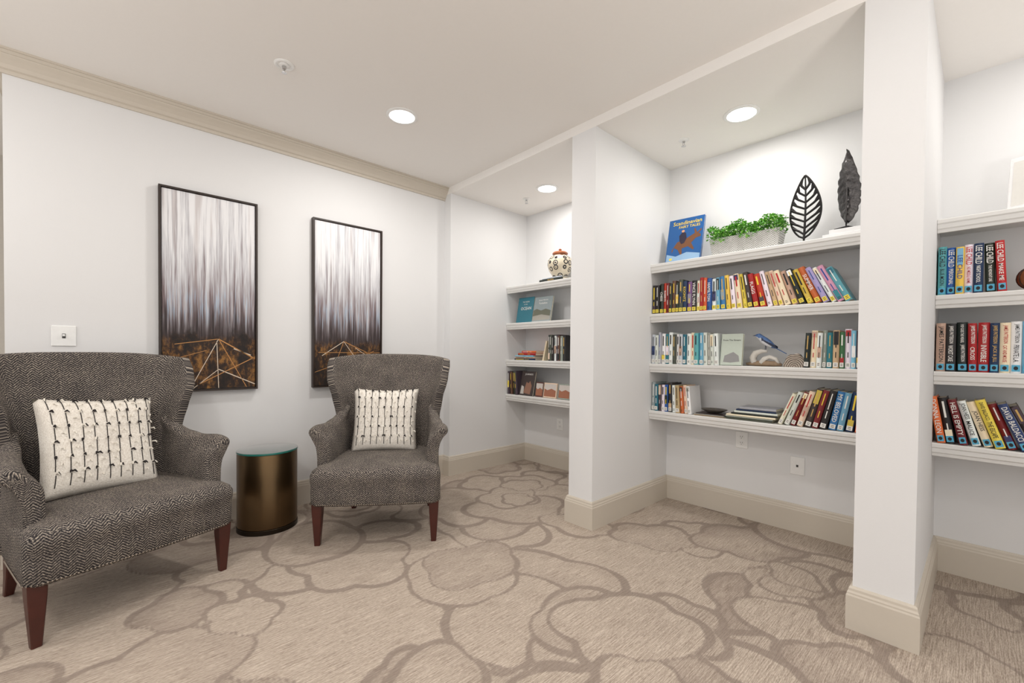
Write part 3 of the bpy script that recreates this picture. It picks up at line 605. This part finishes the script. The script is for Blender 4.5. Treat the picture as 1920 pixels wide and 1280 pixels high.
for k in range(2600):
    y=R.uniform(-.235,.24); xx=R.uniform(-.08,.075); top=.118+(.086+.022*math.sin(y*31)+.012*math.sin(y*77+xx*50))*(1-.45*(xx/.085)**2)
    zz=top-R.random()**2*.085
    M=T((xx,y,zz))@Matrix.Rotation(R.uniform(0,6.3),4,'Z')@Matrix.Rotation(R.uniform(-.9,.9),4,'X')@Matrix.Rotation(R.uniform(-.6,.6),4,'Y')
    s=R.uniform(.007,.012)
    o.add([(0,0,0),(s*.55,s*.5,.002),(s*.6,s*1.1,.003),(0,s*1.7,0),(-s*.6,s*1.1,.003),(-s*.55,s*.5,.002)],[(0,1,2,3),(0,3,4,5)],LL if k%3==0 else leafM,M)
for k in range(60):
    y=R.uniform(-.2,.2); xx=R.uniform(-.045,.045); o.tube([(xx,y,.09),(xx*1.2,y+R.uniform(-.01,.01),.17)],[.0015,.001],leafM,n=4)
o.obj('greenery',parent=e,kind='stuff')
def leafw(v,w): return w*max(0,math.sin(math.pi*min(1,v)**.8))**.8
def leaf_open(M):
    e=empty('leaf_sculpture',M,label='black iron openwork leaf sculpture on small base',category='sculpture',group='metal leaf sculptures')
    Hh=.39; W_=.088; z0=.04; m=MB()
    def P(u,v): return Vector((.012*math.sin(v*3),u*leafw(v,W_),z0+Hh*v))
    for s in (-1,1): m.tube([P(s,k/24) for k in range(25)],[.006]*25,ironM,n=6)
    m.tube([P(0,k/12) for k in range(13)],[.007-.003*k/12 for k in range(13)],ironM,n=6)
    nv=8
    for k in range(nv):
        v=.06+.82*k/nv
        for s in (-1,1):
            a=P(0,v); b=P(s*.55,min(.98,v+.07)); c=P(s*.99,min(.985,v+.13))
            m.tube([a,b,c],[.006,.007,.008],ironM,n=6); m.tube([b,P(s*.98,min(.985,v+.17))],[.003,.006],ironM,n=6)
    m.obj('leaf',parent=e,smooth=True)
    m=MB(); m.tube([(0,0,.01),(0,0,.045)],[.006,.006],ironM); m.lathe([(.036,0.0005),(.036,.008),(.03,.012),(.006,.014)],ironM,n=24); m.obj('base',parent=e,smooth=True)
leaf_open(T((3.17,.765,SHZ[0]))@RZ(-12))
def leaf_solid(M):
    e=empty('leaf_sculpture',M,label='dark hammered metal leaf sculpture on white marble block',category='sculpture',group='metal leaf sculptures')
    Hh=.42; W_=.066; z0=.05; m=MB(); L=[]
    for k in range(29):
        v=k/28; row_=[]
        for j in range(13):
            u=-1+2*j/12; w=max(.001,leafw(v,W_)*(1+.06*math.sin(k*1.9)))
            x=.014*abs(u)*1.2+.016*math.sin(v*5)+.003*math.sin(v*60+abs(u)*4); row_.append((x,u*w+.006*math.sin(v*4),z0+Hh*v-.01*abs(u)))
        L.append(row_)
    m.loft(L,silverM,cap=False,closed=False)
    m.tube([(.0,.0,.0),(.002,.002,z0+.1),(.014,.005,z0+.3),(.0,0,z0+Hh)],[.004,.004,.003,.001],silverM,n=6)
    o=m.obj('leaf',parent=e,smooth=True,ang=180); md=o.modifiers.new('s','SOLIDIFY'); md.thickness=.002
    m=MB(); m.box((-.045,-.04,.0005),(.045,.04,.012),ironM,bev=.002); m.obj('base',parent=e)
m=MB(); m.box((-.07,-.09,.0),(.08,.115,.022),marbleM,bev=.002); m.box((-.06,-.085,.0225),(.07,.085,.048),marbleM,bev=.002)
m.obj('marble_block',loc=(3.17,.54,SHZ[0]+.0008),label='stacked white marble slabs beneath leaf sculpture',category='block')
leaf_solid(T((3.175,.555,SHZ[0]+.050))@RZ(-25))
m=MB(); m.tube([(0,.11,.014),(0,.06,.018),(.005,0,.02),(0,-.06,.018),(0,-.10,.012)],[.008,.016,.02,.017,.008],mat('driftwood',(150,128,104),.8,vary=.3),n=10)
m.tube([(0,.06,.02),(.01,.075,.055),(.0,.055,.085),(0,.02,.10),(0,-.015,.098)],[.02,.022,.02,.014,.008],mat('bleached_driftwood',(216,212,204),.8,vary=.15),n=10)
m.tube([(0,.02,.02),(.0,.0,.05),(0,-.03,.062),(0,-.065,.05),(0,-.085,.02)],[.018,.016,.013,.012,.01],mat('bleached_driftwood',(216,212,204)),n=10)
m.obj('driftwood',smooth=True,ang=180,M=T((3.14,.965,z2+.0003)),label='bleached driftwood perch holding a bird figurine on shelf',category='driftwood')
blu=mat('bird_blue',(84,116,166),.5,vary=.3,bscale=80); wht=mat('bird_white',(214,216,220),.5); gry=mat('bird_dark',(58,66,88),.5)
e=empty('bird_figurine',T((3.14,.96,z2+.117))@Matrix.Scale(1.2,4),label='small blue and white bird figurine perched on driftwood',category='figurine')
m=MB(); path=[(0,.052,.072),(0,.046,.071),(0,.036,.070),(0,.024,.060),(0,.008,.044),(0,-.014,.028),(0,-.034,.014),(0,-.048,.004)]; rad=[.003,.010,.0145,.0155,.020,.019,.012,.005]
P=[Vector(p) for p in path]; L=[]
for i,p in enumerate(P):
    d=(P[min(i+1,7)]-P[max(i-1,0)]).normalized(); a=Vector((1,0,0)); b=d.cross(a); L.append([tuple(p+rad[i]*(a*math.cos(t)*.9+b*math.sin(t))) for t in [2*math.pi*j/14 for j in range(14)]])
m.loft(L,blu); ob=m.obj('bird_body',parent=e,smooth=True,ang=180); normals_fix(ob)
ob.data.materials.append(wht)
for p in ob.data.polygons:
    if p.center.z<.042+(p.center.y)*.55 and p.center.y>-.03: p.material_index=1
m=MB(); m.tube([(0,.05,.073),(0,.066,.071)],[.004,.0005],gry,n=8); m.obj('beak',parent=e,smooth=True)
m=MB(); m.loft([[(-.008,-.04,.010),(.008,-.04,.010),(.007,-.04,.006),(-.007,-.04,.006)],[(-.009,-.10,-.026),(.009,-.10,-.026),(.008,-.10,-.029),(-.008,-.10,-.029)]],blu); m.obj('tail',parent=e)
for s in (-1,1):
    m=MB(); m.loft([[(s*(.006+.013*math.sin(t)),.016-.07*k/5*1.0,.05-.045*k/5+.013*math.cos(t)*(1-.12*k)) for t in (0.2,.8,1.5,2.2,2.9)] for k in range(6)],gry,cap=False,closed=False); w_=m.obj('wing',parent=e,smooth=True); md=w_.modifiers.new('s','SOLIDIFY'); md.thickness=.002
    m=MB(); m.tube([(s*.007,-.002,.03),(s*.007,.0,-.006)],[.0016,.0014],gry,n=6); m.obj('leg',parent=e)
    m=MB(); m.lathe([(.0022,0),(.0015,.001),(.0002,.0015)],TX['k'],T((s*.0115,.040,.074))@RY(90*s),n=8); m.obj('eye',parent=e)
m=MB(); L=[]
for k,(x,s) in enumerate(((0,.92),(.006,1),(.03,1.0),(.05,.85),(.058,.5))):
    L.append([(x,.062*s*math.cos(math.pi*j/14)*(1+.05*math.sin(j*2.3)),.0005+.085*s*math.sin(math.pi*j/14)*(1+.05*math.sin(j*1.7))) for j in range(15)])
gm=NG('agate',.35); n_=gm.nt.nodes.new('ShaderNodeTexWave'); n_.wave_type='RINGS'; n_.inputs['Scale'].default_value=28; n_.inputs['Distortion'].default_value=4; gm.l(gm.tc.outputs['Object'],n_.inputs['Vector']); gm.col(gm.ramp(n_.outputs['Fac'],[(.2,(96,84,76)),(.6,(150,134,118)),(.9,(196,184,168))]))
m.loft(L,gm.m); o=m.obj('agate_bookend',smooth=True,loc=(3.10,.785,z2),label='half round grey brown agate stone bookend beside books',category='bookend'); normals_fix(o)
m=MB(); m.lathe([(.03,0.0005),(.05,.004),(.085,.022),(.09,.028),(.086,.028),(.05,.009),(.02,.006)],mat('pewter',(134,128,120),.35,.7,vary=.3),Matrix.Diagonal((.8,1.0,1,1)),n=32)
m.obj('oval_dish',smooth=True,loc=(3.17,1.295,zm+.0005),label='small oval pewter dish resting on thin magazines',category='dish')
m=MB(); n=16
m.lathe([(.003,.0)]+[(.055*math.sin(math.pi*k/n),.055-.055*math.cos(math.pi*k/n)) for k in range(1,n)]+[(.001,.11)],mat('carved_wood_ball',(122,76,44),.5,vary=.5,bscale=30,bump=.6),n=24)
for k in range(6):
    a=math.pi*k/6; m.tube([(.056*math.cos(t)*math.cos(a),.056*math.cos(t)*math.sin(a),.055+.0545*math.sin(t)) for t in [2*math.pi*j/24 for j in range(25)]],[.003]*25,mat('dark_wood_strip',(54,34,24),.5),n=5)
m.obj('decorative_ball',smooth=True,loc=(3.13,-.16,z1+.0036),label='round carved brown wooden ball beside thrillers',category='ornament')
# ---------------------------------------------------------------- lights, world, camera
for (x,y,pw) in ((-.6,1.3,15),(1.3,.9,6),(-.6,-.6,9),(.9,-1.4,6),(-1.6,3.0,11)): lamp(x,y,H-.012,pw,.2)  # added unseen fill lights at ceiling height, without fixtures
lamp(-1.2,-.8,1.75,7,.35,'POINT'); lamp(.4,-2.2,1.75,6,.35,'POINT')  # added unseen point fills for the ceiling and column faces
# added unseen uplights behind and beside the viewer that brighten the ceiling
lamp(-1.3,.4,1.45,20,.35,upw=True); lamp(1.1,-.9,1.45,20,.35,upw=True); lamp(-1.5,2.3,1.45,12,.35,upw=True)
w=bpy.data.worlds.new('w'); bpy.context.scene.world=w; w.use_nodes=True; w.node_tree.nodes['Background'].inputs[0].default_value=(.99,.99,1,1); w.node_tree.nodes['Background'].inputs[1].default_value=1.0
yw,pt,r=.8270,-.0163,.0090
fw=Vector((math.cos(yw)*math.cos(pt),math.sin(yw)*math.cos(pt),math.sin(pt))); r0=Vector((math.sin(yw),-math.cos(yw),0)); u0=r0.cross(fw)
rt=math.cos(r)*r0+math.sin(r)*u0; up=-math.sin(r)*r0+math.cos(r)*u0
c=bpy.data.cameras.new('camera'); co=bpy.data.objects.new('camera',c); COL.objects.link(co)
c.sensor_width=36; c.lens=810.2837/1920*36; c.shift_y=34.18/1920; c.clip_start=.02
co.matrix_world=Matrix(((rt[0],up[0],-fw[0],0),(rt[1],up[1],-fw[1],0),(rt[2],up[2],-fw[2],1.178),(0,0,0,1)))
sc=bpy.context.scene; sc.camera=co; sc.view_settings.view_transform='Standard'; sc.view_settings.exposure=0
